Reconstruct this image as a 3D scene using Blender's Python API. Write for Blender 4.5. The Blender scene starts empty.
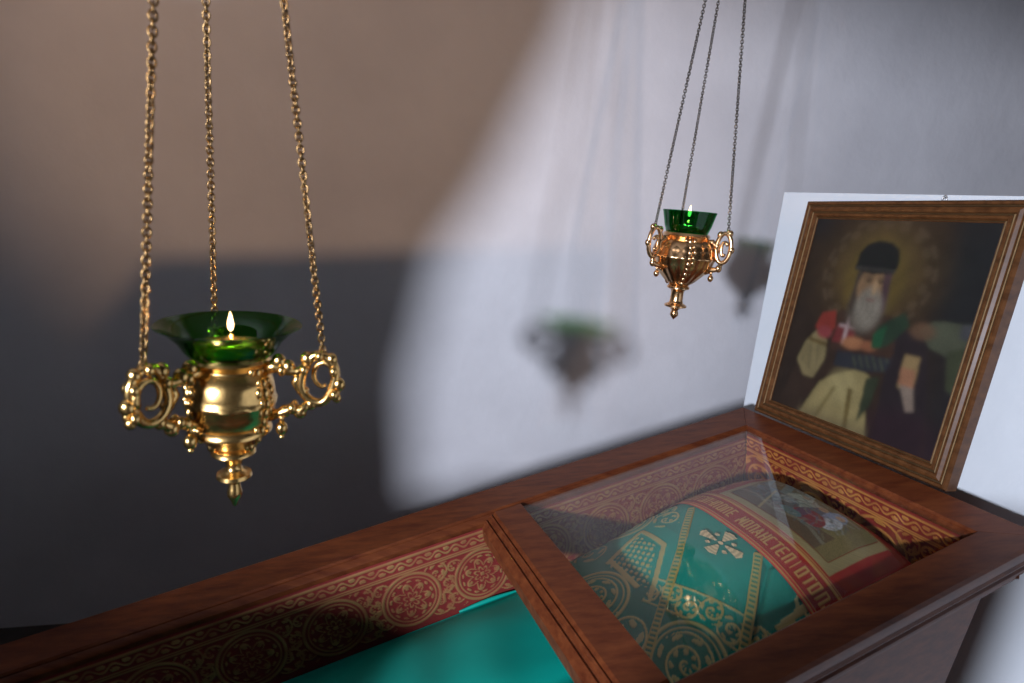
import bpy, math, random
import numpy as np
from mathutils import Vector, Matrix
random.seed(7); rng = np.random.default_rng(7)
S = bpy.context.scene
COL = S.collection
EYE = 1.45                                     # height of the eye over the floor

# ------------------------------------------------------------------ camera, world, exposure
cd = bpy.data.cameras.new('camera'); cam = bpy.data.objects.new('camera', cd); COL.objects.link(cam)
ROT = Matrix(((0.99592, 0.02074, 0.08784), (-0.09025, 0.22881, 0.96928), (0.0, 0.97325, -0.22975)))  # right, up, forward
m = Matrix((ROT[0], ROT[1], -ROT[2])).transposed().to_4x4(); m.translation = (0, 0, EYE)
cam.matrix_world = m
cd.sensor_width = 36; cd.lens = 36 * 573.48 / 1024; cd.clip_start = .02; cd.clip_end = 60
cd.dof.use_dof = True; cd.dof.focus_distance = 1.12; cd.dof.aperture_fstop = 3.2
S.camera = cam
S.view_settings.view_transform = 'Standard'; S.view_settings.look = 'None'
S.view_settings.gamma = 1; S.view_settings.use_curve_mapping = False
S.view_settings.exposure = 0.0
w = bpy.data.worlds.new('world'); S.world = w; w.use_nodes = True
w.node_tree.nodes['Background'].inputs[0].default_value = (1.0, .98, .96, 1)
w.node_tree.nodes['Background'].inputs[1].default_value = .018

YAW = 0.4073                                   # the shrine stands parallel to the back wall
EU = np.array([math.cos(YAW), math.sin(YAW), 0]); EV = np.array([-math.sin(YAW), math.cos(YAW), 0])
WY = math.radians(14)                          # heading of the back wall
WU = np.array([math.cos(WY), math.sin(WY), 0]); WV = np.array([-math.sin(WY), math.cos(WY), 0])
def room(t, n, z):                             # t along the back wall, n towards it, z over the floor
    return WU * t + WV * n + np.array([0, 0, z])
WALL_N = 1.865

def aim(o, target):
    d = Vector(target) - o.location
    o.rotation_euler = d.to_track_quat('-Z', 'Y').to_euler()
def area(name, loc, target, size, power, color):
    l = bpy.data.lights.new(name, 'AREA'); l.shape = 'DISK'; l.size = size; l.energy = power; l.color = color
    o = bpy.data.objects.new(name, l); COL.objects.link(o); o.location = loc; aim(o, target); return o
area('window_daylight', (-1.495, -2.055, EYE + .27), (.35, 1.6, EYE - .3), .20, 165, (.80, .855, 1.0))
wl = bpy.data.lights.new('warm_spot', 'SPOT'); wl.energy = 86; wl.spot_size = math.radians(47); wl.spot_blend = .85; wl.color = (1.0, .60, .34); wl.shadow_soft_size = .02
wo = bpy.data.objects.new('warm_spot', wl); COL.objects.link(wo); wo.location = room(-1.5, -.9, EYE + .761); aim(wo, room(-.10, WALL_N, EYE + .42))

# ------------------------------------------------------------------ mesh helpers
def mk(name, verts, faces, mat, parent=None, loc=None, smooth=True, col=None, gold=None, kind=None, angle=None):
    me = bpy.data.meshes.new(name)
    V = np.asarray(verts, float)
    org = np.zeros(3)
    if parent is not None: org = np.array(parent.matrix_world.translation) if parent.type == 'EMPTY' else np.array(parent['_org'])
    elif loc is not None: org = np.array(loc, float)
    me.from_pydata((V - org).tolist(), [], faces)
    if col is not None:
        a = me.attributes.new('col', 'FLOAT_COLOR', 'POINT')
        c = np.ones((len(V), 4)); c[:, :3] = col; a.data.foreach_set('color', c.ravel())
    if gold is not None:
        a = me.attributes.new('gold', 'FLOAT', 'POINT'); a.data.foreach_set('value', np.asarray(gold, float).ravel())
    me.materials.append(mat)
    if smooth:
        me.shade_smooth()
        if angle: me.set_sharp_from_angle(angle=math.radians(angle))
    me.update()
    o = bpy.data.objects.new(name, me); COL.objects.link(o)
    o['_org'] = org.tolist()
    if parent is not None: o.parent = parent
    else: o.location = org
    if kind: o['kind'] = kind
    return o
def thing(name, loc, label, cat, group=None):
    o = bpy.data.objects.new(name, None); COL.objects.link(o); o.location = loc; o.empty_display_size = .05
    o['label'] = label; o['category'] = cat
    if group: o['group'] = group
    bpy.context.view_layer.update()
    return o
def tag(o, label, cat, group=None):
    o['label'] = label; o['category'] = cat
    if group: o['group'] = group
    return o
class MB:
    def __init__(s): s.v = []; s.f = []
    def add(s, v, f):
        n = len(s.v); s.v += [tuple(p) for p in v]; s.f += [tuple(i + n for i in q) for q in f]
    def loft(s, rings, closed=True, cap=False):
        n = len(rings[0]); v = [p for r in rings for p in r]; f = []
        for i in range(len(rings) - 1):
            for j in range(n if closed else n - 1):
                k = (j + 1) % n
                f.append((i * n + j, i * n + k, (i + 1) * n + k, (i + 1) * n + j))
        if cap:
            f.append(tuple(range(n - 1, -1, -1))); f.append(tuple((len(rings) - 1) * n + j for j in range(n)))
        s.add(v, f)
    def lathe(s, prof, c=(0, 0, 0), n=48, mod=None):
        c = np.array(c); rings = []
        for r, z in prof:
            ring = []
            for j in range(n):
                a = 2 * math.pi * j / n
                rr = r * (mod(a, z) if mod else 1)
                ring.append(c + (max(rr, 1e-5) * math.cos(a), max(rr, 1e-5) * math.sin(a), z))
            rings.append(ring)
        s.loft(rings, True)
    def tube(s, pts, rad, n=8, closed=False):
        P = [np.array(p, float) for p in pts]; N = len(P); rings = []
        ref = np.array([0.31, .17, .93])
        for i in range(N):
            a = P[(i - 1) % N] if closed or i > 0 else P[i]; b = P[(i + 1) % N] if closed or i < N - 1 else P[i]
            t = b - a; t = t / (np.linalg.norm(t) + 1e-12)
            if abs(t @ ref) > .97: ref = np.array([.9, .3, .1])
            x = np.cross(ref, t); x /= np.linalg.norm(x); y = np.cross(t, x); ref = y
            r = rad[i] if hasattr(rad, '__len__') else rad
            rings.append([P[i] + r * (math.cos(q) * x + math.sin(q) * y) for q in np.linspace(0, 2 * math.pi, n, endpoint=False)])
        if closed: rings.append(rings[0]); s.loft(rings, True)
        else: s.loft(rings, True, True)
    def ball(s, c, r, sq=(1, 1, 1), n=12, m=8):
        prof = [(math.sin(math.pi * i / m), -math.cos(math.pi * i / m)) for i in range(m + 1)]
        c = np.array(c)
        s.loft([[c + (r * sq[0] * a * math.cos(2 * math.pi * j / n), r * sq[1] * a * math.sin(2 * math.pi * j / n), r * sq[2] * z) for j in range(n)] for a, z in [(max(p, 1e-4), q) for p, q in prof]], True)
    def build(s, name, mat, parent=None, **k): return mk(name, s.v, s.f, mat, parent, **k)
def gridfaces(nu, nv, flip=False):
    i = np.arange(nu - 1)[:, None] * nv + np.arange(nv - 1)[None]
    q = np.stack([i, i + nv, i + nv + 1, i + 1], -1).reshape(-1, 4)
    if flip: q = q[:, ::-1]
    return q.tolist()

# ------------------------------------------------------------------ materials
def mat(name):
    M = bpy.data.materials.new(name); M.use_nodes = True
    nt = M.node_tree; b = nt.nodes['Principled BSDF']; return M, nt, b
def node(nt, t, **k):
    n = nt.nodes.new(t)
    for a, v in k.items(): setattr(n, a, v)
    return n
def noise(nt, scale, detail=4, vec=None, rough=.55):
    n = node(nt, 'ShaderNodeTexNoise'); n.inputs['Scale'].default_value = scale; n.inputs['Detail'].default_value = detail; n.inputs['Roughness'].default_value = rough
    if vec is not None: nt.links.new(vec, n.inputs['Vector'])
    return n
def ramp(nt, src, stops):
    r = node(nt, 'ShaderNodeValToRGB'); e = r.color_ramp.elements
    while len(e) < len(stops): e.new(.5)
    for x, (p, c) in zip(e, stops): x.position = p; x.color = (*c, 1)
    nt.links.new(src, r.inputs[0]); return r
def bump(nt, b, h, strength, dist):
    n = node(nt, 'ShaderNodeBump'); n.inputs['Strength'].default_value = strength; n.inputs['Distance'].default_value = dist
    nt.links.new(h, n.inputs['Height']); nt.links.new(n.outputs[0], b.inputs['Normal'])
def objco(nt, scale=(1, 1, 1), rot=(0, 0, 0)):
    t = node(nt, 'ShaderNodeTexCoord'); mp = node(nt, 'ShaderNodeMapping'); mp.inputs['Scale'].default_value = scale; mp.inputs['Rotation'].default_value = rot
    nt.links.new(t.outputs['Object'], mp.inputs[0]); return mp.outputs[0]

def plaster(name, c0, c1):
    M, nt, b = mat(name); co = objco(nt)
    n = noise(nt, 2.3, 5, co); r = ramp(nt, n.outputs[0], [(.3, c0), (.7, c1)]); nt.links.new(r.outputs[0], b.inputs['Base Color'])
    b.inputs['Roughness'].default_value = .85; b.inputs['Specular IOR Level'].default_value = .2
    n2 = noise(nt, 14, 4, co); bump(nt, b, n2.outputs[0], .25, .01); return M
M_WALL = plaster('whitewash', (.66, .645, .67), (.78, .765, .79))
M_WALL2 = plaster('whitewash_clean', (.66, .70, .74), (.74, .77, .80))
M_FLOOR = plaster('stone_floor', (.045, .038, .034), (.075, .065, .06))
M_DIM = plaster('blocker_dark', (.10, .095, .09), (.16, .15, .145))  # dark finish for the added light blockers
def wood(name, dark, light, rot=0, rough=.42):
    M, nt, b = mat(name); co = objco(nt, (5, 60, 60), (0, 0, -rot))
    n = noise(nt, 1.2, 6, co, .65); r = ramp(nt, n.outputs[0], [(.3, dark), (.68, light)]); nt.links.new(r.outputs[0], b.inputs['Base Color'])
    b.inputs['Roughness'].default_value = rough; b.inputs['Specular IOR Level'].default_value = .22; b.inputs['Coat Weight'].default_value = .04; b.inputs['Coat Roughness'].default_value = .18
    bump(nt, b, n.outputs[0], .06, .002); return M
M_WOOD = wood('mahogany', (.070, .014, .005), (.165, .044, .013), YAW)
M_WOODX = wood('mahogany_crosswise', (.080, .016, .006), (.18, .048, .015), YAW + math.pi / 2)
M_FRAME = wood('walnut', (.060, .022, .007), (.14, .055, .018), 0, .4)
def metal(name, c, rough, scale=60, amt=.25):
    M, nt, b = mat(name); b.inputs['Metallic'].default_value = 1; co = objco(nt)
    n = noise(nt, scale, 3, co); r = ramp(nt, n.outputs[0], [(.3, tuple(x * .72 for x in c)), (.65, c)]); nt.links.new(r.outputs[0], b.inputs['Base Color'])
    b.inputs['Roughness'].default_value = rough; bump(nt, b, n.outputs[0], amt, .002); return M
M_BRASS = metal('polished_brass', (.97, .61, .22), .26)
M_BRASS2 = metal('gilt_copper', (.92, .55, .27), .24)
M_CHAIN = metal('chain_brass', (.34, .205, .085), .36)
M_CHAIN2 = metal('dark_chain', (.17, .15, .13), .42)
M_STEEL = metal('steel_wire', (.45, .45, .46), .35)
M_GILT = metal('gilt_line', (.22, .14, .07), .65)
def thin_glass(name, tint, ior, rough=.02):
    M = bpy.data.materials.new(name); M.use_nodes = True; nt = M.node_tree; nt.nodes.clear()
    o = node(nt, 'ShaderNodeOutputMaterial'); mx = node(nt, 'ShaderNodeMixShader'); f = node(nt, 'ShaderNodeFresnel'); f.inputs[0].default_value = ior
    gm_ = node(nt, 'ShaderNodeNewGeometry'); iv = node(nt, 'ShaderNodeMapRange'); iv.inputs['To Min'].default_value = ior; iv.inputs['To Max'].default_value = 1 / ior
    nt.links.new(gm_.outputs['Backfacing'], iv.inputs['Value']); nt.links.new(iv.outputs[0], f.inputs[0])
    t = node(nt, 'ShaderNodeBsdfTransparent'); t.inputs[0].default_value = (*tint, 1)
    g = node(nt, 'ShaderNodeBsdfGlossy'); g.inputs['Roughness'].default_value = rough
    nt.links.new(f.outputs[0], mx.inputs[0]); nt.links.new(t.outputs[0], mx.inputs[1]); nt.links.new(g.outputs[0], mx.inputs[2]); nt.links.new(mx.outputs[0], o.inputs[0]); return M
M_GREEN = thin_glass('green_glass', (.22, .54, .13), 1.5)
M_GREEN2 = thin_glass('bottle_green_glass', (.10, .46, .22), 1.5)
M_CLEAR = thin_glass('window_glass', (.97, .98, .97), 1.5)
M_OIL, nt, b = mat('lamp_oil'); b.inputs['Base Color'].default_value = (.75, .55, .08, 1); b.inputs['Roughness'].default_value = .05; b.inputs['Transmission Weight'].default_value = .5
M_FLAME = bpy.data.materials.new('flame'); M_FLAME.use_nodes = True; nt = M_FLAME.node_tree; nt.nodes.clear()
o = node(nt, 'ShaderNodeOutputMaterial'); e = node(nt, 'ShaderNodeEmission'); e.inputs[0].default_value = (1, .62, .28, 1); e.inputs[1].default_value = 9; nt.links.new(e.outputs[0], o.inputs[0])
M_WICK, nt, b = mat('wick'); b.inputs['Base Color'].default_value = (.12, .08, .05, 1)
def cloth(name, rough=.75, sheen=.05):             # colour and gold thread come from the weave pattern held on the mesh
    M, nt, b = mat(name)
    a = node(nt, 'ShaderNodeAttribute', attribute_name='col'); g = node(nt, 'ShaderNodeAttribute', attribute_name='gold')
    nt.links.new(a.outputs['Color'], b.inputs['Base Color'])
    mm = node(nt, 'ShaderNodeMath', operation='MULTIPLY'); mm.inputs[1].default_value = .5; nt.links.new(g.outputs['Fac'], mm.inputs[0]); nt.links.new(mm.outputs[0], b.inputs['Metallic'])
    r = node(nt, 'ShaderNodeMapRange'); r.inputs['To Min'].default_value = rough; r.inputs['To Max'].default_value = .42; nt.links.new(g.outputs['Fac'], r.inputs['Value']); nt.links.new(r.outputs[0], b.inputs['Roughness'])
    b.inputs['Sheen Weight'].default_value = sheen
    n = noise(nt, 900, 2, objco(nt)); bump(nt, b, n.outputs[0], .15, .0006); return M
M_CLOTH = cloth('brocade'); M_CLOTH2 = cloth('embroidered_silk', .6)
M_PAINT = cloth('oil_paint', .45, 0)
M_SATIN, nt, b = mat('teal_satin'); co = objco(nt); n = noise(nt, 700, 2, co)
r = ramp(nt, noise(nt, 6, 3, co).outputs[0], [(.3, (.0, .30, .235)), (.7, (.0, .36, .28))]); nt.links.new(r.outputs[0], b.inputs['Base Color'])
b.inputs['Roughness'].default_value = .5; b.inputs['Sheen Weight'].default_value = .0; b.inputs['Specular IOR Level'].default_value = .3; bump(nt, b, n.outputs[0], .1, .0005)
M_LOOP, nt, b = mat('pale_cord'); b.inputs['Base Color'].default_value = (.6, .6, .6, 1); b.inputs['Metallic'].default_value = .8; b.inputs['Roughness'].default_value = .4

# ------------------------------------------------------------------ the setting
def slab(name, corners, thick, m, kind='structure'):     # corners: polygon, thick: offset vector
    A = [np.array(c, float) for c in corners]; T = np.array(thick, float)
    n = len(A); v = A + [a + T for a in A]
    f = [tuple(range(n)), tuple(range(2 * n - 1, n - 1, -1))] + [(i, i + n, (i + 1) % n + n, (i + 1) % n) for i in range(n)]
    return mk(name, v, f, m, smooth=False, kind=kind)
slab('floor', [(-5, -4, 0), (8, -4, 0), (8, 7, 0), (-5, 7, 0)], (0, 0, -.1), M_FLOOR)
slab('wall_back', [room(-3.2, WALL_N, 0), room(7.5, WALL_N, 0), room(7.5, WALL_N, 2.75), room(-3.2, WALL_N, 2.75)], WV * .3, M_WALL)
slab('ceiling', [room(-3.2, .25, 2.75), room(4.5, .25, 2.75), room(4.5, WALL_N + .3, 2.75), room(-3.2, WALL_N + .3, 2.75)], (0, 0, .15), M_WALL)
# low whitewashed wall behind the head of the shrine
PU = 1.184
slab('wall_right', [EU * PU + EV * v_ + np.array([0, 0, z_]) for v_, z_ in ((-1.6, 0), (1.117, 0), (1.117, EYE + .092), (-1.6, EYE + .092))], EU * .35, M_WALL2)
# unseen slabs added to block light; the first is cut to shade the wall's left
BLOCKER = [(-.585, -EYE), (-.585, -.45), (-.64, -.395), (-.70, -.350), (-.76, -.328), (-.86, -.322), (-.98, -.35), (-.995, -.137), (-.955, .067), (-.890, .173), (-.846, .275), (-.795, .387), (-.775, .478), (-1.219, .435), (-1.357, .251), (-1.53, .02), (-1.53, -EYE)]
slab('blocker_left', [room(t, 0, EYE + z) for t, z in BLOCKER], -WV * .03, M_DIM)
slab('blocker_near', [room(t, 0, EYE + z) for t, z in ((-.235, -EYE), (-.235, -.345), (-.07, -.302), (.08, -.262), (.20, -.233), (.20, -.33), (.13, -EYE))], -WV * .04, M_DIM)  # unseen slab added below the camera to shade the shrine's front rail
slab('blocker_front', [room(-3.6, -.4, 0), room(-1.34, -.4, 0), room(-1.34, -.4, EYE + .39), room(-3.6, -.4, EYE + .39)], -WV * .08, M_DIM)  # added out of view to stop daylight passing left of the first blocker
slab('blocker_top_1', [room(-3.6, -.8, EYE + .395), room(1.2, -.8, EYE + .395), room(1.2, -.8, EYE + .60), room(-3.6, -.8, EYE + .60)], -WV * .06, M_DIM)  # unseen beam added across the daylight to darken the top of the wall

# ------------------------------------------------------------------ the shrine: lid coordinates u (to the head), v (to the wall), w (up)
RL = np.array([[0.8951, -0.3959, -0.2051], [0.3937, 0.9177, -0.0532], [0.2092, -0.0331, 0.9773]])
OL = np.array([0.83028, 0.78678, EYE - 0.41082])
def lid(a): return np.asarray(a, float) @ RL.T + OL
WD, WB, WF, WH, UF = .62, .093, .070, .080, -1.95
V0, V1 = WF, WD - WB
base = lid((-.95, .31, 0)); base[2] = 0
shrine = thing('reliquary_shrine', base, 'long dark red wooden shrine with sloping open top lined in red and gold brocade', 'shrine')
OUT = [(.045, -.1), (.04, -.085), (.022, -.08), (.022, -.073), (.016, -.064), (.010, -.056), (.010, -.048), (.004, -.042), (.009, -.038), (.009, -.033), (.002, -.031), (0, -.027), (.002, -.022), (.0, -.018), (0, -.004), (.004, 0)]
def rail(name, p0, p1, inn, width, w0, w1, inner, m):
    # p0->p1 outer edge; inn: inward unit (u,v); ends mitred against neighbours of width w0 / w1
    p0 = np.array([*p0, 0.]); p1 = np.array([*p1, 0.]); inn = np.array([*inn, 0.]); d = (p1 - p0) / np.linalg.norm(p1 - p0)
    prof = OUT + inner(width)
    R0 = []; R1 = []
    for a, z in prof:
        k = a / width
        R0.append(lid(p0 + inn * a + d * (w0 * k + .0004) + np.array([0, 0, z]))); R1.append(lid(p1 + inn * a - d * (w1 * k + .0004) + np.array([0, 0, z])))
    mb = MB(); mb.loft([R0, R1], True, True); return mb.build(name, m, shrine, angle=35)
inner_plain = lambda W: [(W - .012, 0), (W - .009, -.003), (W - .009, -.006), (W - .003, -.010), (W, -.014), (W, -.034), (W - .004, -.04), (W - .004, -.1)]
rail('back_rail', (UF, WD), (0, WD), (0, -1), WB, WH, WH, inner_plain, M_WOOD)
rail('front_rail', (0, 0), (UF, 0), (0, 1), WF, WH, WH, inner_plain, M_WOOD)
rail('head_rail', (0, WD), (0, 0), (-1, 0), WH, WB, WF, inner_plain, M_WOODX)
rail('foot_rail', (UF, 0), (UF, WD), (1, 0), WH, WF, WB, inner_plain, M_WOODX)
CR = [(-.640, -.006), (-.643, 0), (-.697, 0), (-.7, -.003), (-.7025, -.006), (-.705, -.0035), (-.709, -.006), (-.711, -.011), (-.714, -.0125), (-.717, -.010), (-.721, -.013), (-.724, -.020), (-.728, -.024), (-.728, -.05), (-.640, -.05)]
mb = MB(); mb.loft([[lid((u, V0 - .002, z)) for u, z in CR], [lid((u, V1 + .002, z)) for u, z in CR]], True, True)
mb.build('cross_rail', M_WOODX, shrine, angle=30)
def ring(iu0, iu1, iv, z): return [lid((UF + iu0, iv, z)), lid((-iu1, iv, z)), lid((-iu1, WD - iv, z)), lid((UF + iu0, WD - iv, z))]
def drop(r, inset_end, inset, z):
    c = sum(r) / 4; out = []
    for p in r:
        d = p - c; a = d @ EU; bb = d @ EV
        q = c + EU * (a - math.copysign(inset_end, a)) + EV * (bb - math.copysign(inset, bb)); q[2] = z; out.append(q)
    return out
r2 = ring(.055, .055, .05, -.125)
mb = MB(); mb.loft([ring(.04, .04, .038, -.098), ring(.045, .045, .045, -.112), r2, drop(r2, .10, .012, .14), drop(r2, .10, .012, .13), drop(r2, .085, -.004, .12), drop(r2, .085, -.004, .0)], True)
mb.build('box', M_WOOD, shrine, smooth=False)
def rect_loft(mb, u0, u1, v0, v1, w0, w1):
    mb.loft([[lid((u, v, w)) for u, v in ((u0, v0), (u1, v0), (u1, v1), (u0, v1))] for w in (w0, w1)], True, True)
mb = MB(); rect_loft(mb, -.6395, -WH, V0, V1, -.0095, -.0065)
g = mb.build('glass_pane', M_CLEAR, shrine, smooth=False); g['label'] = 'clear glass pane over the head end'

# ------------------------------------------------------------------ woven patterns
def sst(a, b, x): x = np.clip((x - a) / (b - a), 0, 1); return x * x * (3 - 2 * x)
def line(d, wd, s): return 1 - sst(wd - s, wd + s, np.abs(d))
def segd(x, y, a, b):
    ax, ay = a; bx, by = b; dx, dy = bx - ax, by - ay
    t = np.clip(((x - ax) * dx + (y - ay) * dy) / (dx * dx + dy * dy), 0, 1); return np.hypot(x - ax - t * dx, y - ay - t * dy)
def inpoly(x, y, P):
    r = np.zeros(x.shape, bool); n = len(P)
    for i in range(n):
        x0, y0 = P[i]; x1, y1 = P[(i + 1) % n]
        if y0 == y1: continue
        c = ((y0 > y) != (y1 > y)) & (x < (x1 - x0) * (y - y0) / (y1 - y0) + x0); r ^= c
    return r
def spiral(x, y, cx, cy, R, turns=2.2, flip=1, leaf=5):
    dx, dy = x - cx, y - cy; r = np.hypot(dx, dy); th = np.arctan2(dy, dx) * flip
    ph = th - 2 * math.pi * turns * r / R
    a = (np.cos(ph) > .35) & (r < R)
    bb = (np.cos(leaf * th + 9 * r / R) > .35) & (r > R * .55) & (r < R * .95)
    return np.where(r < R, np.maximum(a * 1., bb * .8), 0)
def coil(x, y, cx, cy, R, turns=2., flip=1, w=.0016, leaf=6):      # thin coiled stem with leaves along it
    dx, dy = x - cx, y - cy; r = np.hypot(dx, dy); th = np.arctan2(dy, dx) * flip
    ph = np.mod(th / (2 * math.pi) - turns * r / R, 1); dd = np.minimum(ph, 1 - ph) * R / turns
    g = line(dd, w, .0006)
    q = np.mod(leaf * th / (2 * math.pi) + 1.3 * r / R, 1) - .5
    g = np.maximum(g, ((q / .26) ** 2 + ((ph - .32) / .20) ** 2 < 1) * .85)
    return np.where(r < R, g, 0)
def rosette(x, y, cx, cy, R):
    dx, dy = x - cx, y - cy; r = np.hypot(dx, dy) / R; th = np.arctan2(dy, dx)
    g = line(r - .95, .045, .02) + line(r - .81, .022, .02)
    pet = np.abs(np.cos(3.5 * th)); g += line(r - (.30 + .30 * pet), .035, .02) + line(r - (.12 + .16 * pet), .03, .02) + (r < .08) * 1.
    g += (np.hypot(np.mod(th * 7 / math.pi, 1) - .5, (r - .69) * 8) < .30) * .9
    q = np.mod(th * 3.5 / math.pi + .5, 1) - .5; g += ((np.abs(q) < .13) & (r > .42) & (r < .62)) * .8
    return np.clip(g, 0, 1) * (r < 1.02)
def brocade(s, t, H, P=.14, rich=0.):               # s along, t from the upper edge down (0..H)
    g = np.zeros(s.shape)
    x = np.mod(s, P) - P / 2; x2 = np.mod(s + P / 2, P) - P / 2; yc = .098; R = .057
    inner = np.hypot(x, t - yc) < R * 1.02
    mot = rosette(x, t, 0, yc, R) if not rich else np.maximum(coil(x, t, 0, yc, R * .93, 2.6, 1, .0028, 7), line(np.hypot(x, t - yc) - R * .97, .0022, .0008))
    fill = np.zeros(s.shape)
    for cx, cy, rr, fl in ((.016, .062, .026, 1), (-.016, .062, .026, -1), (.014, .125, .030, -1), (-.014, .125, .030, 1), (.0, .092, .018, 1)):
        fill = np.maximum(fill, coil(x2, t, cx, cy, rr, 1.4, fl, .0022 if rich else .0017, 5))
    g = np.where(inner, mot, fill * (t > .042))
    bw = .021 + .0055 * np.sin(s * 2 * math.pi / .035)
    g = np.maximum(g, line(t - bw, .0019, .001) * (t < .04))
    lx = np.mod(s, .0175) - .00875; sg = np.where(np.mod(np.floor(s / .0175), 2) > 0, 1, -1)
    g = np.maximum(g, (np.hypot(lx / .0062, (t - .021 - sg * .005) / .0040) < 1) * .9 * (t < .04))
    for e, w in ((.0075, .0022), (.0345, .0012), (.0385, .0016)): g = np.maximum(g, line(t - e, w, .0008))
    return np.clip(g, 0, 1)
RED = np.array([.19, .012, .009]); GOLD = np.array([.48, .25, .095]); TEAL = np.array([.0, .25, .185])
def weave(g, ground, gold=GOLD):
    v = 1 + .25 * (rng.random(g.shape) - .5)
    return ground * (1 - g[:, None]) * v[:, None] + gold * g[:, None]
def panel(name, A, U, L, Vd, H, nrm, rich=0., off=0., res=.0021, ground=RED, gold=GOLD):
    nu, nv = int(L / res) + 1, int(H / res) + 1
    s, t = np.meshgrid(np.linspace(0, L, nu), np.linspace(0, H, nv), indexing='ij'); s = s.ravel(); t = t.ravel()
    g = brocade(s + off, t, H, rich=rich) * (.78 + .3 * np.sin(s * 71 + 2 * np.sin(t * 60)) * np.sin(t * 83))
    g = np.clip(g, 0, 1)
    P = np.array(A) + s[:, None] * np.array(U) + t[:, None] * np.array(Vd) + (g * .0014)[:, None] * np.array(nrm)
    return mk(name, lid(P), gridfaces(nu, nv), M_CLOTH, shrine, col=weave(g, ground, gold), gold=g)
DEP = .175
panel('brocade_lining', (UF + WH + .004, V1 - .001, -.022), (1, 0, 0), 1.95 - 2 * WH - .008, (0, 0, -1), DEP - .022 + .02, (0, -1, 0), off=.065, res=.0019)
panel('brocade_lining', (-WH - .001, V1 - .004, -.012), (0, -1, 0), V1 - V0 - .008, (-.06, 0, -1), DEP - .02, (-1, 0, 0), rich=1, off=.03, res=.0017, ground=np.array([.27, .02, .012]), gold=np.array([.95, .42, .10]))
mb = MB()
mb.loft([[lid((UF + WH + .002, V0 + .001, w)) for w in (-.03, -DEP - .02)], [lid((-WH, V0 + .001, w)) for w in (-.03, -DEP - .02)]], False)
mb.loft([[lid((UF + WH + .002, v, -DEP - .02)) for v in (V0, V1)], [lid((-WH, v, -DEP - .02)) for v in (V0, V1)]], False)
mb.loft([[lid((UF + WH + .002, v, w)) for w in (-.03, -DEP - .02)] for v in (V0, V1)], False)
mm, nt, b = mat('red_cloth'); b.inputs['Base Color'].default_value = (.22, .02, .018, 1); b.inputs['Roughness'].default_value = .8
n = noise(nt, 60, 4, objco(nt)); r = ramp(nt, n.outputs[0], [(.4, (.2, .016, .014)), (.65, (.34, .15, .06))]); nt.links.new(r.outputs[0], b.inputs['Base Color'])
mb.build('bed_lining', mm, shrine, smooth=False)

# ------------------------------------------------------------------ what lies inside
def hB(u): return np.interp(u, [-.70, -.60, -.5, -.42, -.34, -.27, -.2, -.15, -.115, -.09, -.08], [.075, .085, .112, .139, .151, .155, .153, .143, .112, .06, .01])
def hgt(u, v):
    c = np.interp(u, [-.7, -.34, -.15], [.30, .305, .285]); x = np.abs((v - c) / np.where(v > c, .522 - c - .004, .26))
    return -.178 + hB(u) * np.clip(1 - x ** 2.8, 0, 1) ** .8
# teal satin cover at the foot
us = np.linspace(UF + WH + .01, -.652, 260); vs = np.linspace(V0 + .004, V1 - .004, 120)
U, V = np.meshgrid(us, vs, indexing='ij'); U = U.ravel(); V = V.ravel()
x = np.abs((V - .28) / .24)
h = -.186 + .075 * np.clip(1 - x ** 2.2, 0, 1) * np.interp(U, [-1.8, -1.3, -.9, -.65], [.9, 1, .9, .75])
h += .004 * np.sin(U * 9 + V * 21) * np.sin(V * 13 + 1) * np.clip(1 - x, 0, 1) + .0025 * np.sin(U * 34 - V * 12 + 2 * np.sin(U * 7)) * sst(.0, .4, 1 - x)
cv = mk('satin_cover', lid(np.stack([U, V, h], 1)), gridfaces(len(us), len(vs)), M_SATIN, loc=lid((-1.2, .3, -.186)))
tag(cv, 'plain teal satin cloth lying in the foot end of the shrine', 'cloth')
# hem of the cover turned up at the corner
pts = [(u, V1 - .010 - .006 * math.sin((u + .78) * 14), -.179 + .005 * math.sin((u + .8) * 20)) for u in np.linspace(-.80, -.66, 18)]
mb = MB(); mb.tube(lid(pts), [.002 + .0022 * math.sin(math.pi * min(1, i / 14)) for i in range(18)], 8); hm = mb.build('hem', M_SATIN, cv); hm['label'] = 'rolled pale hem at the corner'

# green vestment over the body
us = np.arange(-.655, -.28, .0019); vs = np.arange(V0 + .003, V1 - .002, .0019)
U, V = np.meshgrid(us, vs, indexing='ij'); U = U.ravel(); V = V.ravel()
g = np.zeros(U.shape)
def band(U, V, a, b, wd): return segd(U, V, a, b) < wd
# scroll band across the breast, along a line falling to the front
ax = np.array([-.515, .262]); bx = np.array([-.452, .128]); L = np.linalg.norm(bx - ax); d = (bx - ax) / L; nrm = np.array([-d[1], d[0]])
al = (U - ax[0]) * d[0] + (V - ax[1]) * d[1]; ac = (U - ax[0]) * nrm[0] + (V - ax[1]) * nrm[1]
inb = (np.abs(ac) < .026) & (al > -.02) & (al < L + .03)
sc = np.zeros(U.shape)
for k in range(-1, 5):
    sc = np.maximum(sc, coil(al, ac, .018 + k * .034, .006 * (-1) ** k, .021, 1.5, (-1) ** k, .0019, 5))
g = np.where(inb, np.maximum(sc, line(np.abs(ac) - .0245, .0016, .0008)), g)
# round medallion below it, and its neighbours
for cx, cy, R in ((-.553, .150, .062), (-.600, .330, .06), (-.56, .03, .05), (-.44, .465, .05)):
    rr = np.hypot(U - cx, V - cy); gm = rosette(U, V, cx, cy, R); gm = np.where(rr < R * .76, coil(U, V, cx, cy, R * .72, 2.2, 1, .0018, 7), gm)
    g = np.where(rr < R * 1.03, gm, g)
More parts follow.
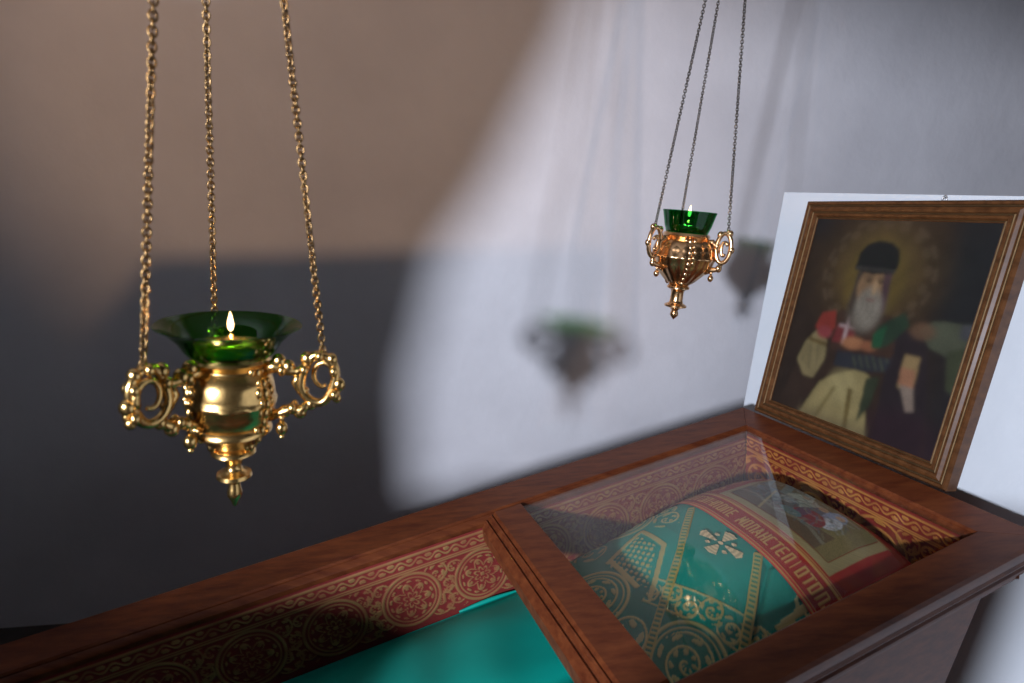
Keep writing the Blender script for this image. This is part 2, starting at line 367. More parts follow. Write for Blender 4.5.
# pearled square between the straps and its curved border
sq = inpoly(U, V, [(-.465, .40), (-.462, .345), (-.525, .285), (-.545, .372)])
dots = (np.hypot(np.mod(U * 1 + V * .45, .0115) - .00575, np.mod(V - U * .45, .0115) - .00575) < .0037)
g = np.where(sq, dots * 1., g)
for a_, b_ in (((-.452, .405), (-.452, .335)), ((-.452, .335), (-.53, .268)), ((-.535, .38), (-.535, .30)), ((-.455, .405), (-.54, .385))):
    g = np.maximum(g, (segd(U, V, a_, b_) < .0045) * .95)
# leaf sprigs at the shoulder and near the front edge
for cx, cy, R, fl in ((-.40, .395, .03, 1), (-.375, .43, .022, -1), (-.345, .120, .022, 1), (-.385, .105, .024, -1), (-.43, .09, .022, 1), (-.60, .24, .04, -1), (-.62, .43, .04, 1), (-.54, .45, .035, -1)):
    g = np.maximum(g, coil(U, V, cx, cy, R, 1.3, fl, .0018, 4))
g = np.maximum(g, (segd(U, V, (-.405, .123), (-.33, .128)) < .0045) * 1.)
g = np.clip(g, 0, 1)
fold = .0035 * np.sin((U * .9 + V * .5) * 46) * sst(.35, .05, np.abs(V - .3)) * .5 - .010 * np.exp(-((V - np.interp(U, [-.47, -.35], [.118, .198])) / .007) ** 2) * (U > -.47)
h = hgt(U, V) + fold + g * .0014
G2 = np.array([.60, .51, .22])
ves = mk('vestment', lid(np.stack([U, V, h], 1)), gridfaces(len(us), len(vs)), M_CLOTH2, loc=lid((-.48, .3, -.178)), col=weave(g, TEAL, G2), gold=g)
tag(ves, 'dark green vestment with gold scrollwork over the body under the glass', 'vestment')
def ribbon(name, path, wd, parent, mat_, colr, lift=.003, stripe=True, res=.002):
    P = np.array(path, float); seg = np.linalg.norm(np.diff(P, axis=0), axis=1); cum = np.concatenate([[0], np.cumsum(seg)]); n = int(cum[-1] / res) + 2
    s = np.linspace(0, cum[-1], n); C = np.stack([np.interp(s, cum, P[:, 0]), np.interp(s, cum, P[:, 1])], 1)
    T = np.gradient(C, axis=0); T /= np.linalg.norm(T, axis=1)[:, None]; N = np.stack([-T[:, 1], T[:, 0]], 1); k = 9
    a = np.linspace(-1, 1, k); pts = (C[:, None] + N[:, None] * a[None, :, None] * wd / 2).reshape(-1, 2); ss = np.repeat(s, k); aa = np.tile(a, n)
    gg = np.where(np.abs(aa) > .62, 1, (np.mod(ss, .008) < .005) * .9) if stripe else np.ones(ss.shape)
    hh = hgt(pts[:, 0], pts[:, 1]) + lift * np.clip(1 - np.abs(aa) ** 6, 0, 1) + gg * .0006 - .0004
    c = weave(gg * 1., np.array([.05, .22, .12]), np.array(colr))
    return mk(name, lid(np.c_[pts, hh]), gridfaces(n, k), mat_, parent, col=c, gold=gg * .8)
YG = (.55, .43, .14)
ribbon('gold_strap', [(-.352, .383), (-.441, .304), (-.493, .265), (-.537, .233), (-.60, .185)], .015, ves, M_CLOTH2, YG)
ribbon('gold_strap', [(-.349, .219), (-.417, .163), (-.463, .130), (-.52, .088)], .015, ves, M_CLOTH2, YG)
# cross with flared arms on the breast
cs = np.arange(-.05, .0501, .0016); X, Y = np.meshgrid(cs, cs, indexing='ij'); cx, cy = -.383, .269
ca, sa = math.cos(.12), math.sin(.12)
X2 = X.ravel() * .62; Y2 = Y.ravel() * .95
r_ = np.hypot(X.ravel(), Y.ravel()); th = np.arctan2(Y.ravel(), X.ravel())
arm = np.abs(np.mod(th + math.pi / 4, math.pi / 2) - math.pi / 4)
msk = ((arm < .34) & (r_ < .045) & (r_ > .009)) | ((np.hypot(r_ - .037, arm * .04) < .011) & (r_ < .047)) | (np.hypot(np.abs(X.ravel()) - .019, np.abs(Y.ravel()) - .019) < .006) | (r_ < .0065)
keep = msk.reshape(len(cs), len(cs)); Q = [q for q in gridfaces(len(cs), len(cs)) if all(keep.ravel()[i] for i in q)]
used = sorted({i for q in Q for i in q}); rm = {i: k for k, i in enumerate(used)}
Pu = cx + X2[used] * ca - Y2[used] * sa; Pv = cy + X2[used] * sa + Y2[used] * ca
gg = np.ones(len(used)); tone = .8 + .35 * (np.sin(r_[used] * 600) > 0)
mk('cross', lid(np.c_[Pu, Pv, hgt(Pu, Pv) + .0045 - .0035 * 0]), [[rm[i] for i in q] for q in Q], M_CLOTH2, ves, col=np.array([.78, .60, .34]) * tone[:, None], gold=gg * .6)['label'] = 'gold embroidered cross with flared arms'

# red veil with an embroidered picture over the head
us = np.arange(-.348, -.112, .0017); vs = np.arange(.066 + .012, .468, .0017)
U, V = np.meshgrid(us, vs, indexing='ij'); U = U.ravel(); V = V.ravel()
DR = np.array([.34, .014, .010]); colr = np.tile(DR, (len(U), 1)); g = np.zeros(U.shape)
def glyphs():
    T = {'T': [((0, 1), (1, 1)), ((.5, 1), (.5, 0))], 'O': [((.1, 0), (.1, 1)), ((.9, 0), (.9, 1)), ((.1, 1), (.9, 1)), ((.1, 0), (.9, 0))], 'P': [((.1, 0), (.1, 1)), ((.9, 0), (.9, 1)), ((.1, 1), (.9, 1))],
         'R': [((.1, 0), (.1, 1)), ((.1, 1), (.9, 1)), ((.9, 1), (.9, .5)), ((.9, .5), (.1, .5))], 'N': [((.1, 0), (.1, 1)), ((.9, 0), (.9, 1)), ((.1, .5), (.9, .5))], 'I': [((.5, 0), (.5, 1))],
         'C': [((.1, 0), (.1, 1)), ((.1, 1), (.9, 1)), ((.1, 0), (.9, 0))], 'M': [((0, 0), (.1, 1)), ((.1, 1), (.5, .3)), ((.5, .3), (.9, 1)), ((.9, 1), (1, 0))], 'A': [((0, 0), (.5, 1)), ((.5, 1), (1, 0)), ((.2, .35), (.8, .35))], 'E': [((.1, 0), (.1, 1)), ((.1, 1), (.9, 1)), ((.1, .5), (.8, .5)), ((.1, 0), (.9, 0))]}
    return T
GL = glyphs(); text = 'CTOTOPNPOPE MOPANCTEPIOTOPAN'
# border strip: foot side u -.345..-.283 ; letters read along -v
lu0, lu1 = -.327, -.305
for k, ch in enumerate(text):
    v0 = .448 - k * .0128
    if ch == ' ' or v0 < .08: continue
    for a_, b_ in GL[ch]:
        f_ = lambda p: (lu0 + p[1] * (lu1 - lu0), v0 - p[0] * .0088)
        g = np.maximum(g, (segd(U, V, f_(a_), f_(b_)) < .0016) * 1.)
strip = (U < -.283)
for e, wd in ((-.3435, .0022), (-.338, .0014), (-.292, .0018), (-.2865, .0012)): g = np.maximum(g, (np.abs(U - e) < wd) * strip * .9)
colr[(U < -.3385)] = [.55, .02, .02]
# gilt frame round the picture
pu0, pu1, pv0, pv1 = -.268, -.152, .155, .372
fr = (U > pu0 - .0145) & (U < pu1 + .0145) & (V > pv0 - .0145) & (V < pv1 + .0145) & ~((U > pu0) & (U < pu1) & (V > pv0) & (V < pv1))
g = np.where(fr, np.where(np.mod((U + V) * 1, .006) < .0042, .95, .5), g)
# side falls: scattered gold sprigs
side = ((V < pv0 - .018) | (V > pv1 + .02)) & (U > -.283)
sp = np.zeros(U.shape)
for cu in np.arange(-.26, -.09, .05):
    for cvv in (.115, .42): sp = np.maximum(sp, spiral(U, V, cu, cvv, .02, 1.2, 1, 5) * .55)
g = np.where(side, np.maximum(g, sp * (V > .3)), g)
c = weave(np.clip(g, 0, 1), np.ones(3), np.ones(3)); c = colr * (1 - g[:, None]) + np.array([.62, .36, .11]) * g[:, None]
c = np.where(fr[:, None], np.array([.40, .31, .14]) * (.5 + .5 * g[:, None]), c)
def veil_h(u, v):
    e = hgt(np.clip(u, -.5, -.118), v) + .0045
    return e
h = veil_h(U, V) + g * .0009 
veil = mk('head_veil', lid(np.stack([U, V, h], 1)), gridfaces(len(us), len(vs)), M_CLOTH2, loc=lid((-.22, .27, -.03)), col=c, gold=g * .85)
tag(veil, 'red cloth with gold lettering and a sewn picture covering the head', 'cloth')
# the picture sewn on the veil
us = np.arange(pu0, pu1 + .0001, .0014); vs = np.arange(pv0, pv1 + .0001, .0014)
U, V = np.meshgrid(us, vs, indexing='ij'); U = U.ravel(); V = V.ravel()
X = (pv1 - V) / (pv1 - pv0); Y = (U - pu0) / (pu1 - pu0)          # X to the right of the picture, Y up
c = np.tile(np.array([.16, .12, .045]), (len(U), 1))
def put(maskk, colo):
    c[maskk] = colo
el = lambda cx, cy, rx, ry: ((X - cx) / rx) ** 2 + ((Y - cy) / ry) ** 2 < 1
put(Y < .42 + .08 * np.sin(X * 7), (.10, .062, .032)); put(el(.30, .52, .26, .16), (.11, .12, .12)); put(el(.22, .36, .2, .1), (.055, .05, .04))
put((Y > .62) & (X < .5) & (np.sin(X * 30 + Y * 9) > .2), (.19, .26, .25)); put(el(.42, .74, .14, .17), (.42, .45, .36)); put(el(.56, .66, .10, .2), (.34, .36, .28))
put(el(.36, .56, .07, .1), (.30, .33, .31)); put(el(.64, .62, .1, .24), (.10, .13, .16)); put(el(.60, .80, .045, .06), (.42, .28, .16)); put(el(.72, .76, .08, .2), (.26, .31, .40)); put(el(.76, .60, .07, .17), (.46, .46, .46))
put(el(.62, .44, .14, .18), (.22, .03, .035)); put(el(.55, .48, .05, .15), (.13, .06, .09)); put(el(.50, .33, .1, .08), (.10, .16, .15)); put(el(.74, .84, .04, .055), (.44, .29, .18)); put(el(.40, .87, .04, .05), (.4, .28, .18))
put(np.abs(Y - .22 - .05 * np.sin(X * 12)) < .03, (.17, .15, .10)); put((np.abs(X - .33 + Y * .2) < .012) & (Y < .6), (.32, .24, .10)); put(X > .88, (.17, .125, .045))
for k in range(240):                               # short stitches in mixed threads
    cx_, cy_, an = rng.random(), .12 + .85 * rng.random(), rng.random() * 3.14; dx, dy = X - cx_, Y - cy_
    m_ = (np.abs(-dx * math.sin(an) + dy * math.cos(an)) < .009) & (np.abs(dx * math.cos(an) + dy * math.sin(an)) < .05)
    if cx_ < .86 and cy_ > .2: c[m_] = c[m_] * .5 + .5 * np.array([(.20, .18, .10), (.06, .09, .09), (.30, .30, .26), (.16, .05, .04), (.10, .14, .18)][k % 5])
g_ = c.reshape(len(us), len(vs), 3); p = np.pad(g_, ((1, 1), (1, 1), (0, 0)), 'edge'); c = ((p[:-2, 1:-1] + p[2:, 1:-1] + p[1:-1, :-2] + p[1:-1, 2:] + 2 * p[1:-1, 1:-1]) / 6).reshape(-1, 3)
c *= (1 + .4 * (rng.random(len(U)) - .5))[:, None]
mk('sewn_picture', lid(np.stack([U, V, veil_h(U, V) + .0022], 1)), gridfaces(len(us), len(vs)), M_CLOTH2, veil, col=c, gold=np.zeros(len(U)))['label'] = 'embroidered scene of small figures in a gold frame'

# ------------------------------------------------------------------ the framed painting leaning at the head of the shrine
BL = np.array([.5986, 1.3297, EYE - .4299]); IUP = np.array([.0921, .0756, .9929]); IR = np.array([.3959, -.9177, .0331]); IN = np.cross(IR, IUP); IN /= np.linalg.norm(IN)
if IN @ -EU < 0: IN = -IN
IW, IH, TH = .440, .503, .032
ico = thing('framed_painting', BL + IR * IW / 2 - IN * .005, 'wooden framed portrait painting of a bearded cleric standing at the head of the shrine', 'painting')
def ip(s, t, d=0.): return BL + IR * s + IUP * t + IN * d
FP = [(0, -TH), (0, -.004), (.003, 0), (.007, .0), (.009, -.0035), (.011, -.0035), (.013, .001), (.018, .0035), (.022, .0025), (.024, -.001), (.026, -.001), (.028, .0015), (.032, .0005), (.035, -.004), (.038, -.003), (.040, -.006), (.040, -TH)]
def fside(mb, prof, A, B, inn, off=0):
    A = np.array(A, float); B = np.array(B, float); inn = np.array(inn, float); d = (B - A) / np.linalg.norm(B - A)
    mb.loft([[ip(*(A + inn * a + d * a), z + off) for a, z in prof], [ip(*(B + inn * a - d * a), z + off) for a, z in prof]], True, True)
sides = (('left', (0, IH), (0, 0), (1, 0)), ('bottom', (0, 0), (IW, 0), (0, 1)), ('right', (IW, 0), (IW, IH), (-1, 0)), ('top', (IW, IH), (0, IH), (0, -1)))
mb = MB(); [fside(mb, FP, A, B, i_) for _, A, B, i_ in sides]; fr_ = mb.build('frame', M_FRAME, ico, smooth=False)
mb = MB()
for _, A, B, i_ in sides:
    for a0, a1, z in ((.0085, .0115, .0), (.0235, .0265, .001), (.0352, .0378, -.0025)):
        fside(mb, [(a0, z - .006), (a0, z - .001), ((a0 + a1) / 2, z), (a1, z - .001), (a1, z - .006)], A, B, i_)
mb.build('gilt_bead', M_GILT, fr_, smooth=False)
nu, nv = 200, 220
s, t = np.meshgrid(np.linspace(.038, IW - .038, nu), np.linspace(.038, IH - .038, nv), indexing='ij'); s = s.ravel(); t = t.ravel()
X, Y = s, t
def nz(fx, fy, ph): return np.sin(X * fx + ph + 1.7 * np.sin(Y * fy * .6 + ph)) * np.sin(Y * fy + 2 * ph + 1.3 * np.sin(X * fx * .7))
c = np.tile(np.array([.030, .017, .010]), (len(s), 1))
def mixc(m_, colo): 
    global c
    m_ = np.clip(m_, 0, 1)[:, None]; c = c * (1 - m_) + np.array(colo) * m_
def ell(cx, cy, rx, ry, soft=.12, rot=0.):
    dx, dy = X - cx, Y - cy; a_ = dx * math.cos(rot) + dy * math.sin(rot); b_ = -dx * math.sin(rot) + dy * math.cos(rot)
    return 1 - sst(1 - soft, 1 + soft, np.hypot(a_ / rx, b_ / ry))
def pol(P, soft=0): return inpoly(X, Y, P) * 1.
mixc(sst(.30, .36, X) * sst(.2, .3, Y), (.013, .014, .015)); mixc(sst(.30, .42, X) * .9 * (Y < .25), (.016, .015, .017)); mixc((1 - sst(.05, .12, X)) * sst(.40, .46, Y), (.013, .013, .015))
mixc(ell(.205, .355, .118, .118, .5) * .85, (.075, .043, .016)); mixc(ell(.205, .36, .085, .09, .3) * .8, (.115, .07, .022))
rr = np.hypot(X - .205, Y - .355); th = np.arctan2(Y - .355, X - .205)
mixc(line(rr - .113, .004, .003) * (np.sin(th * 16) > -.3) * .42, (.15, .10, .06)); mixc((np.hypot(np.mod(th * 9 / math.pi, 1) - .5, (rr - .100) * 40) < .32) * .35, (.15, .10, .055))
mixc(ell(.205, .345, .062, .085, .2) * .6, (.15, .10, .02))
# mantle and shoulders
mixc(pol([(.06, .04), (.085, .16), (.105, .235), (.16, .275), (.28, .275), (.325, .25), (.36, .16), (.39, .04)]), (.040, .022, .013))
mixc(pol([(.27, .26), (.335, .255), (.37, .13), (.38, .04), (.29, .04), (.28, .15)]), (.024, .016, .018)); mixc(ell(.34, .05, .09, .06, .4) * .7, (.030, .012, .018))
# sleeve and gown
mixc(pol([(.078, .150), (.088, .192), (.108, .222), (.140, .205), (.146, .165), (.130, .120), (.104, .118)]), (.25, .195, .085)); mixc((np.abs(Y - .20 + .1 * (X - .1)) < .004) * ((X > .095) & (X < .142)), (.12, .075, .02)); mixc((np.sin(X * 330 + Y * 60) > .5) * pol([(.085, .15), (.1, .19), (.13, .19), (.13, .13)]) * .5, (.13, .10, .05))
mixc(pol([(.118, .038), (.148, .115), (.170, .135), (.225, .165), (.252, .155), (.262, .09), (.275, .038)]), (.33, .26, .105)); mixc(ell(.20, .12, .03, .035, .5) * .6, (.45, .37, .16))
mixc((np.abs(X - .222 - (Y - .1) * -.12) < .005) * (Y < .12), (.15, .105, .03)); mixc((np.abs(X - .18 - (Y - .1) * .35) < .0035) * (Y < .115), (.2, .15, .05)); mixc((1 - sst(.036, .075, Y)) * ((X > .11) & (X < .28)) * .55, (.12, .085, .045))
# breast, red cuff, cross, hand, belt
mixc(pol([(.150, .275), (.150, .19), (.245, .175), (.285, .20), (.275, .28)]), (.055, .026, .016)); mixc(pol([(.102, .228), (.112, .262), (.142, .272), (.150, .235), (.135, .215)]), (.27, .035, .022)); mixc(ell(.128, .222, .018, .014, .3), (.28, .05, .05))
mixc(pol([(.150, .205), (.155, .245), (.195, .25), (.20, .212)]), (.20, .03, .03)); mixc((np.abs(X - .176) < .0035) * ((Y > .205) & (Y < .268)), (.50, .36, .34)); mixc((np.abs(Y - .243) < .0035) * ((X > .158) & (X < .196)), (.50, .36, .34))
mixc(ell(.198, .212, .026, .013, .25, .1), (.38, .16, .07)); mixc(ell(.232, .213, .018, .010, .3, .1), (.30, .11, .05)); mixc(pol([(.168, .190), (.168, .158), (.235, .160), (.280, .172), (.285, .20), (.235, .196)]), (.026, .028, .035)); mixc((np.sin((X + Y * .6) * 420) > .55) * pol([(.205, .19), (.205, .165), (.275, .172), (.28, .198)]) * .7, (.10, .11, .06))
mixc(pol([(.238, .255), (.243, .21), (.268, .22), (.300, .268), (.285, .292)]), (.020, .042, .022)); mixc(pol([(.235, .24), (.238, .21), (.256, .216), (.258, .26)]), (.014, .09, .035)); mixc(pol([(.245, .15), (.272, .16), (.268, .10), (.25, .06)]), (.035, .045, .022))
# other hand with hanging cuff, pages at the side
mixc(pol([(.305, .215), (.335, .215), (.338, .16), (.326, .145), (.308, .15)]), (.30, .20, .085)); mixc(pol([(.306, .19), (.333, .19), (.337, .155), (.309, .155)]), (.36, .165, .085)); mixc(pol([(.312, .155), (.338, .155), (.350, .115), (.336, .11)]), (.27, .20, .15))
mixc(pol([(.318, .262), (.34, .285), (.40, .288), (.408, .25), (.38, .225), (.345, .235)]), (.085, .092, .055)); mixc(ell(.325, .262, .022, .016, .4) * .8, (.16, .085, .045)); mixc(pol([(.375, .235), (.405, .25), (.407, .16), (.39, .17)]), (.05, .058, .028)); mixc(pol([(.385, .285), (.408, .29), (.408, .262), (.388, .262)]), (.07, .07, .075))
# head: hair and beard, face, hat
mixc(ell(.205, .285, .040, .052, .25), (.10, .078, .055)); mixc(pol([(.168, .36), (.166, .285), (.185, .262), (.185, .36)]), (.062, .042, .03)); mixc(ell(.206, .33, .031, .042, .15), (.30, .175, .085)); mixc(ell(.192, .335, .012, .03, .5) * .6, (.20, .115, .06))
mixc(pol([(.222, .36), (.240, .36), (.243, .28), (.232, .29)]), (.085, .045, .05)); mixc(ell(.208, .286, .028, .042, .3), (.27, .235, .18)); mixc((np.sin(X * 520 + 6 * np.sin(Y * 60)) > .3) * ell(.208, .28, .027, .04, .2) * .5, (.17, .14, .10))
mixc(ell(.196, .342, .0065, .003, .4), (.03, .018, .012)); mixc(ell(.220, .342, .0065, .003, .4), (.03, .018, .012)); mixc(ell(.196, .349, .010, .002, .5), (.10, .06, .035)); mixc(ell(.220, .349, .010, .002, .5), (.10, .06, .035)); mixc(ell(.212, .328, .0045, .014, .4), (.42, .27, .14)); mixc(ell(.209, .304, .011, .0025, .4), (.20, .08, .06)); mixc(ell(.209, .309, .018, .0035, .4), (.24, .20, .15))
mixc(pol([(.158, .362), (.160, .395), (.172, .415), (.195, .424), (.222, .421), (.24, .408), (.246, .385), (.244, .362), (.20, .355)]), (.010, .009, .011)); mixc((np.abs(Y - .366 - .25 * (X - .2) ** 2) < .003) * ((X > .16) & (X < .243)), (.05, .045, .04))
def soften(c, nu, nv, k):
    g_ = c.reshape(nu, nv, 3)
    for _ in range(k):
        p = np.pad(g_, ((1, 1), (1, 1), (0, 0)), 'edge'); g_ = (p[:-2, 1:-1] + p[2:, 1:-1] + p[1:-1, :-2] + p[1:-1, 2:] + 2 * p[1:-1, 1:-1]) / 6
    return g_.reshape(-1, 3)
c = soften(c, nu, nv, 7)
c = np.clip(c * .62 * (1 + .12 * nz(90, 70, 1.1) + .16 * (rng.random(len(s)) - .5))[:, None], .004, 1)
mk('canvas', ip(0, 0)[None] + s[:, None] * IR + t[:, None] * IUP + IN * -.0045, gridfaces(nu, nv, True), M_PAINT, ico, col=c, gold=np.zeros(len(s)))
mb = MB(); mb.loft([[ip(a, b_, d) for a, b_ in ((.03, .03), (IW - .03, .03), (IW - .03, IH - .03), (.03, IH - .03))] for d in (-.007, -TH + .004)], True, True); mb.build('backboard', M_FRAME, ico, smooth=False)
mb = MB(); q_ = [ip(.285 + .004 * math.cos(a), IH + .006 + .006 * math.sin(a), -.02) for a in np.linspace(0, 2 * math.pi, 16, endpoint=False)]; mb.tube(q_, .0013, 6, True); mb.tube([ip(.285, IH - .002, -.02), ip(.285, IH + .002, -.02)], .002, 6)
mb.build('hanging_ring', M_LOOP, ico)

# ------------------------------------------------------------------ hanging oil lamps
def sph_tube(C, r, a0, a1, n): return [(C[0] + r * math.cos(a), C[1] + r * math.sin(a)) for a in np.linspace(a0, a1, n)]
def hanging_lamp(name, loc, label, body, bodymod, glass, glassmod, gm, bm, cm, az, arm, attach, apex_h, flame_z, stem, roff=0, lk=1., ox=0.):
    L = np.array(loc, float); root = thing(name, L, label, 'oil lamp', 'hanging oil lamps'); root.location = L
    mb = MB(); mb.lathe(body, L, 72, bodymod)
    zs_ = np.linspace(body[2][1] - .012, body[-2][1] + .006, 9); bz = sorted(body[2:-1], key=lambda p: p[1]); relief(mb, L, az + roff, [(float(np.interp(z_, [p[1] for p in bz], [p[0] for p in bz])), z_) for z_ in zs_])
    bo = mb.build('bowl', bm, root, angle=50)
    mb = MB(); mb.lathe(stem, L, 32); mb.build('pendant_finial', bm, root, angle=50)
    mb = MB(); mb.lathe(glass, L, 64, glassmod); gl = mb.build('glass_cup', gm, root, angle=60); gl['label'] = 'green glass cup'
    zi = glass[0][1] + .004; ri = glass[0][0] * .93
    mb = MB(); mb.lathe([(0, zi), (ri * .9, zi), (ri, zi + .012), (0, zi + .012)], L, 40); mb.build('oil', M_OIL, root)
    mb = MB(); mb.lathe([(0, zi + .014), (.010, zi + .014), (.011, zi + .0175), (.004, zi + .019), (.003, flame_z - .008), (0, flame_z - .008)], L, 16); fl_ = mb.build('wick_float', bm, root)
    mb = MB(); mb.tube([L + (0, 0, flame_z - .009), L + (0, 0, flame_z - .002)], .0009, 6); mb.build('wick', M_WICK, fl_)
    mb = MB(); mb.lathe([(0, flame_z - .005), (.0028, flame_z - .001), (.0036, flame_z + .004), (.0027, flame_z + .010), (.0012, flame_z + .016), (0, flame_z + .020)], L, 16); mb.build('flame', M_FLAME, root)
    pl = bpy.data.lights.new('flame_light', 'POINT'); pl.energy = 1.1; pl.color = (1, .6, .25); pl.shadow_soft_size = .005
    po = bpy.data.objects.new('flame_light', pl); COL.objects.link(po); po.parent = root; po.location = (0, 0, flame_z + .008)
    rr, rz = attach
    for k in range(3):
        a = math.radians(az + 120 * k); e = np.array([math.cos(a), math.sin(a), 0])
        side_ = np.array([-e[1], e[0], 0])
        P2 = lambda r, z, y=0: L + e * r + np.array([0, 0, z]) + side_ * y
        mb = MB(); arm(mb, P2); mb.build('arm', bm, root)
        # chain up to the cap
        A = P2(rr, rz); B = L + e * .006 + np.array([ox, 0, apex_h])
        d = B - A; Ln = np.linalg.norm(d); d /= Ln; x = np.cross(d, side_); x /= np.linalg.norm(x); y = np.cross(d, x)
        mb = MB(); pitch = .0078 * lk; n = int(Ln / pitch)
        for i in range(n):
            C = A + d * (i + .5) * pitch; X_ = x if i % 2 else y
            rot = i * .35; X_ = x * math.cos(i * math.pi / 2 + rot * .15) + y * math.sin(i * math.pi / 2 + rot * .15)
            ringp = [C + d * .0062 * lk * math.cos(q) + X_ * .0040 * lk * math.sin(q) for q in np.linspace(0, 2 * math.pi, 10, endpoint=False)]
            mb.tube(ringp, .00135 * lk, 5, True)
        ch = mb.build('chain', cm, root)
    top = apex_h
    mb = MB(); mb.lathe([(0, top - .012), (.012, top - .010), (.016, top - .002), (.012, top + .008), (.004, top + .014), (0, top + .015)], L + np.array([ox, 0, 0]), 24); mb.build('chain_cap', bm, root)
    H = 2.75 - L[2]
    T_ = L + np.array([ox, 0, 0]); mb = MB(); mb.tube([T_ + (0, 0, top + .01), T_ + (0, 0, H - .0005)], .0025, 8); mb.lathe([(.0, H - .012), (.02, H - .010), (.028, H - .0005), (0, H - .0004)], T_, 24); mb.build('ceiling_hook', M_STEEL, root)
    return root

def arm_scroll(mb, P2):        # broad double scroll handle with leaf buds and a drop
    mb.tube([P2(r, z) for r, z in ((.038, -.012), (.052, -.008), (.064, -.013), (.078, -.014), (.090, -.004))], [.009, .0085, .0065, .006, .005], 8)
    loop = [P2(.102 + .020 * math.cos(a) * (1 + .14 * math.sin(2 * a)), -.022 + .031 * math.sin(a)) for a in np.linspace(0, 2 * math.pi, 26, endpoint=False)]; mb.tube(loop, .0055, 8, True)
    mb.tube([P2(.106 + .015 * math.cos(a) * (1 - a / 12), -.020 + .020 * math.sin(a) * (1 - a / 14), .006) for a in np.linspace(-.4, 5.2, 22)], [.0045 - .0001 * i for i in range(22)], 7)
    mb.tube([P2(r, z) for r, z in ((.094, -.050), (.082, -.064), (.068, -.063), (.055, -.069), (.042, -.074))], [.005, .0065, .007, .006, .007], 8)
    mb.tube([P2(r, z) for r, z in ((.080, -.016), (.074, -.028), (.080, -.040), (.090, -.036))], [.0055, .0055, .0045, .003], 6)
    for r, z, b_ in ((.126, -.028, .0085), (.117, .004, .0075), (.088, .003, .0085), (.093, -.055, .0075), (.080, -.066, .0085), (.066, -.009, .009), (.062, -.066, .0075), (.055, -.002, .009), (.124, -.046, .006)): mb.ball(P2(r, z), b_, (1, .8, 1.1), 10, 6)
    for y in (-1, 1):
        for r, z in ((.121, -.010), (.122, -.040), (.072, -.060), (.060, -.012), (.104, .008), (.086, -.010)): mb.ball(P2(r, z, y * .006), .0055, (1, 1, 1.3), 8, 6)
    mb.tube([P2(.058, -.068), P2(.058, -.084)], [.004, .003], 6); mb.ball(P2(.058, -.089), .0075, (1, 1, 1.25), 10, 6); mb.ball(P2(.058, -.100), .0035, (1, 1, 1), 8, 6)
    mb.tube([P2(.107, .004), P2(.107, .015)], .0035, 6)
def arm_loop(mb, P2):          # slim upright scroll ear
    mb.tube([P2(r, z) for r, z in ((.044, -.012), (.056, -.010), (.066, -.018), (.070, -.032))], [.006, .006, .005, .004], 8)
    loop = [P2(.080 + .0145 * math.cos(a), -.020 + .030 * math.sin(a)) for a in np.linspace(0, 2 * math.pi, 22, endpoint=False)]; mb.tube(loop, .0046, 8, True)
    mb.tube([P2(.080 + .008 * math.cos(a) * (1 - a / 9), -.022 + .014 * math.sin(a), .004) for a in np.linspace(.5, 5.6, 16)], .0036, 6)
    mb.tube([P2(r, z) for r, z in ((.082, -.050), (.074, -.064), (.064, -.066), (.050, -.074))], [.004, .0055, .006, .005], 8)
    for r, z, b_ in ((.096, -.022, .0065), (.089, .010, .006), (.070, .006, .0065), (.077, -.062, .007), (.067, -.018, .0065), (.060, -.068, .006)): mb.ball(P2(r, z), b_, (1, .8, 1.15), 10, 6)
    mb.tube([P2(.084, .008), P2(.084, .018)], .003, 6); mb.tube([P2(.064, -.066), P2(.064, -.080)], .0025, 6); mb.ball(P2(.064, -.084), .006, (1, 1, 1.2), 8, 6)
def relief(mb, L, az, prof):   # leaf strip up the wall of the bowl between two arms
    for k in range(3):
        a = math.radians(az + 60 + 120 * k); e = np.array([math.cos(a), math.sin(a), 0]); t_ = np.array([-e[1], e[0], 0])
        for (r, z), b_ in zip(prof, (.007, .006, .008, .006, .007, .0055, .0065, .005, .006, .0045, .005, .004)):
            c_ = L + e * (r - b_ * .25) + np.array([0, 0, z]); mb.ball(c_, b_, (.8, .8, 1.2), 10, 6)
            if b_ > .0055:
                for y in (-1, 1): mb.ball(c_ + t_ * y * b_ * 1.25 + np.array([0, 0, b_ * .3]), b_ * .72, (.8, .8, 1.3), 8, 6)

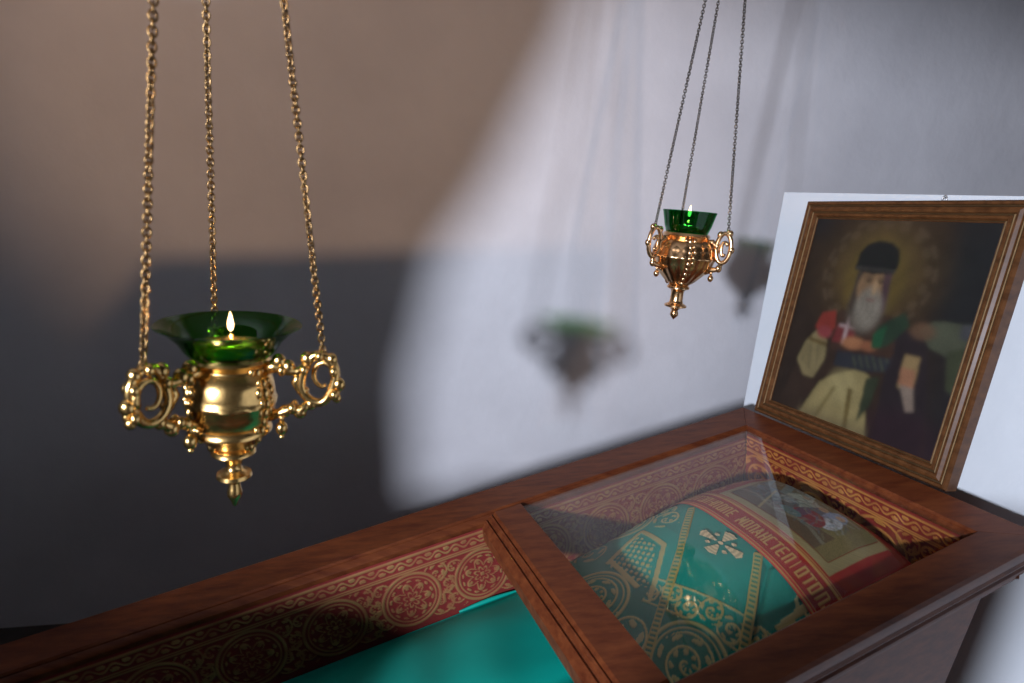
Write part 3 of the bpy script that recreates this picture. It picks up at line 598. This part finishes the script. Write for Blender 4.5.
lobes = lambda n, z0, z1, amt: (lambda a, z: 1 + (amt * abs(math.cos(n * a / 2)) if z0 < z < z1 else 0))
near_body = [(.030, -.001), (.041, .003), (.0445, -.002), (.041, -.006), (.037, -.010), (.038, -.013), (.043, -.016), (.0475, -.026), (.0495, -.038), (.0495, -.042), (.051, -.044), (.051, -.048), (.0495, -.050), (.048, -.060), (.044, -.070), (.041, -.075), (.045, -.079), (.045, -.083), (.038, -.088), (.028, -.098), (.018, -.104), (.0, -.104)]
near_body = [(r_, z_ * 1.12) for r_, z_ in near_body]
near_stem = [(.0, -.098), (.018, -.102), (.025, -.106), (.026, -.110), (.016, -.114), (.010, -.120), (.0085, -.127), (.011, -.132), (.020, -.135), (.021, -.139), (.012, -.143), (.0065, -.148), (.0075, -.154), (.009, -.159), (.0085, -.164), (.0045, -.170), (.003, -.175), (0, -.178)]
near_stem = [(r_, z_ * 1.12) for r_, z_ in near_stem]
near_glass = [(.042, .001), (.047, .006), (.052, .013), (.060, .024), (.070, .036), (.079, .044), (.0845, .047), (.083, .0485), (.077, .0455), (.068, .0375), (.058, .0255), (.050, .0145), (.045, .008), (.040, .004)]
near_glass = [(r_ * (1 if r_ < .055 else .95), z_ * .84) for r_, z_ in near_glass]
hanging_lamp('hanging_oil_lamp', (-.3345, .660, EYE - .206), 'large brass oil lamp with flared green glass dish hanging nearest at left', near_body, lobes(10, -.075, -.05, .03), near_glass, None, M_GREEN, M_BRASS, M_CHAIN, 7, arm_scroll, (.107, .012), .99, .036, near_stem, 38, .9, -.014)
far_body = [(.030, -.002), (.049, .003), (.0525, -.002), (.050, -.007), (.048, -.010), (.054, -.014), (.062, -.022), (.066, -.034), (.067, -.046), (.069, -.048), (.069, -.052), (.066, -.055), (.063, -.066), (.055, -.080), (.042, -.094), (.031, -.106), (.022, -.114), (0, -.114)]
far_stem = [(.0, -.108), (.020, -.113), (.025, -.118), (.025, -.122), (.016, -.126), (.014, -.132), (.0145, -.150), (.016, -.156), (.025, -.161), (.025, -.165), (.012, -.169), (.007, -.174), (.009, -.180), (.0095, -.185), (.005, -.191), (0, -.196)]
SC2 = .93
far_glass = [(.042, .001), (.046, .004), (.050, .020), (.056, .046), (.0575, .050), (.056, .0515), (.053, .047), (.047, .021), (.043, .006), (.040, .004)]
far_body, far_stem, far_glass = [[(r_ * SC2, z_ * SC2) for r_, z_ in p_] for p_ in (far_body, far_stem, far_glass)]
hanging_lamp('hanging_oil_lamp', (.344, 1.2295, EYE - .0265), 'small copper gilt oil lamp with fluted green cup hanging before the pale wall', far_body, lobes(14, -.10, -.012, .06), far_glass, lobes(12, .012, .06, .045), M_GREEN2, M_BRASS2, M_CHAIN2, -34, arm_loop, (.084, .016), .80, .040, far_stem, 0, .68)
for o in list(bpy.data.objects):
    if '_org' in o: del o['_org']
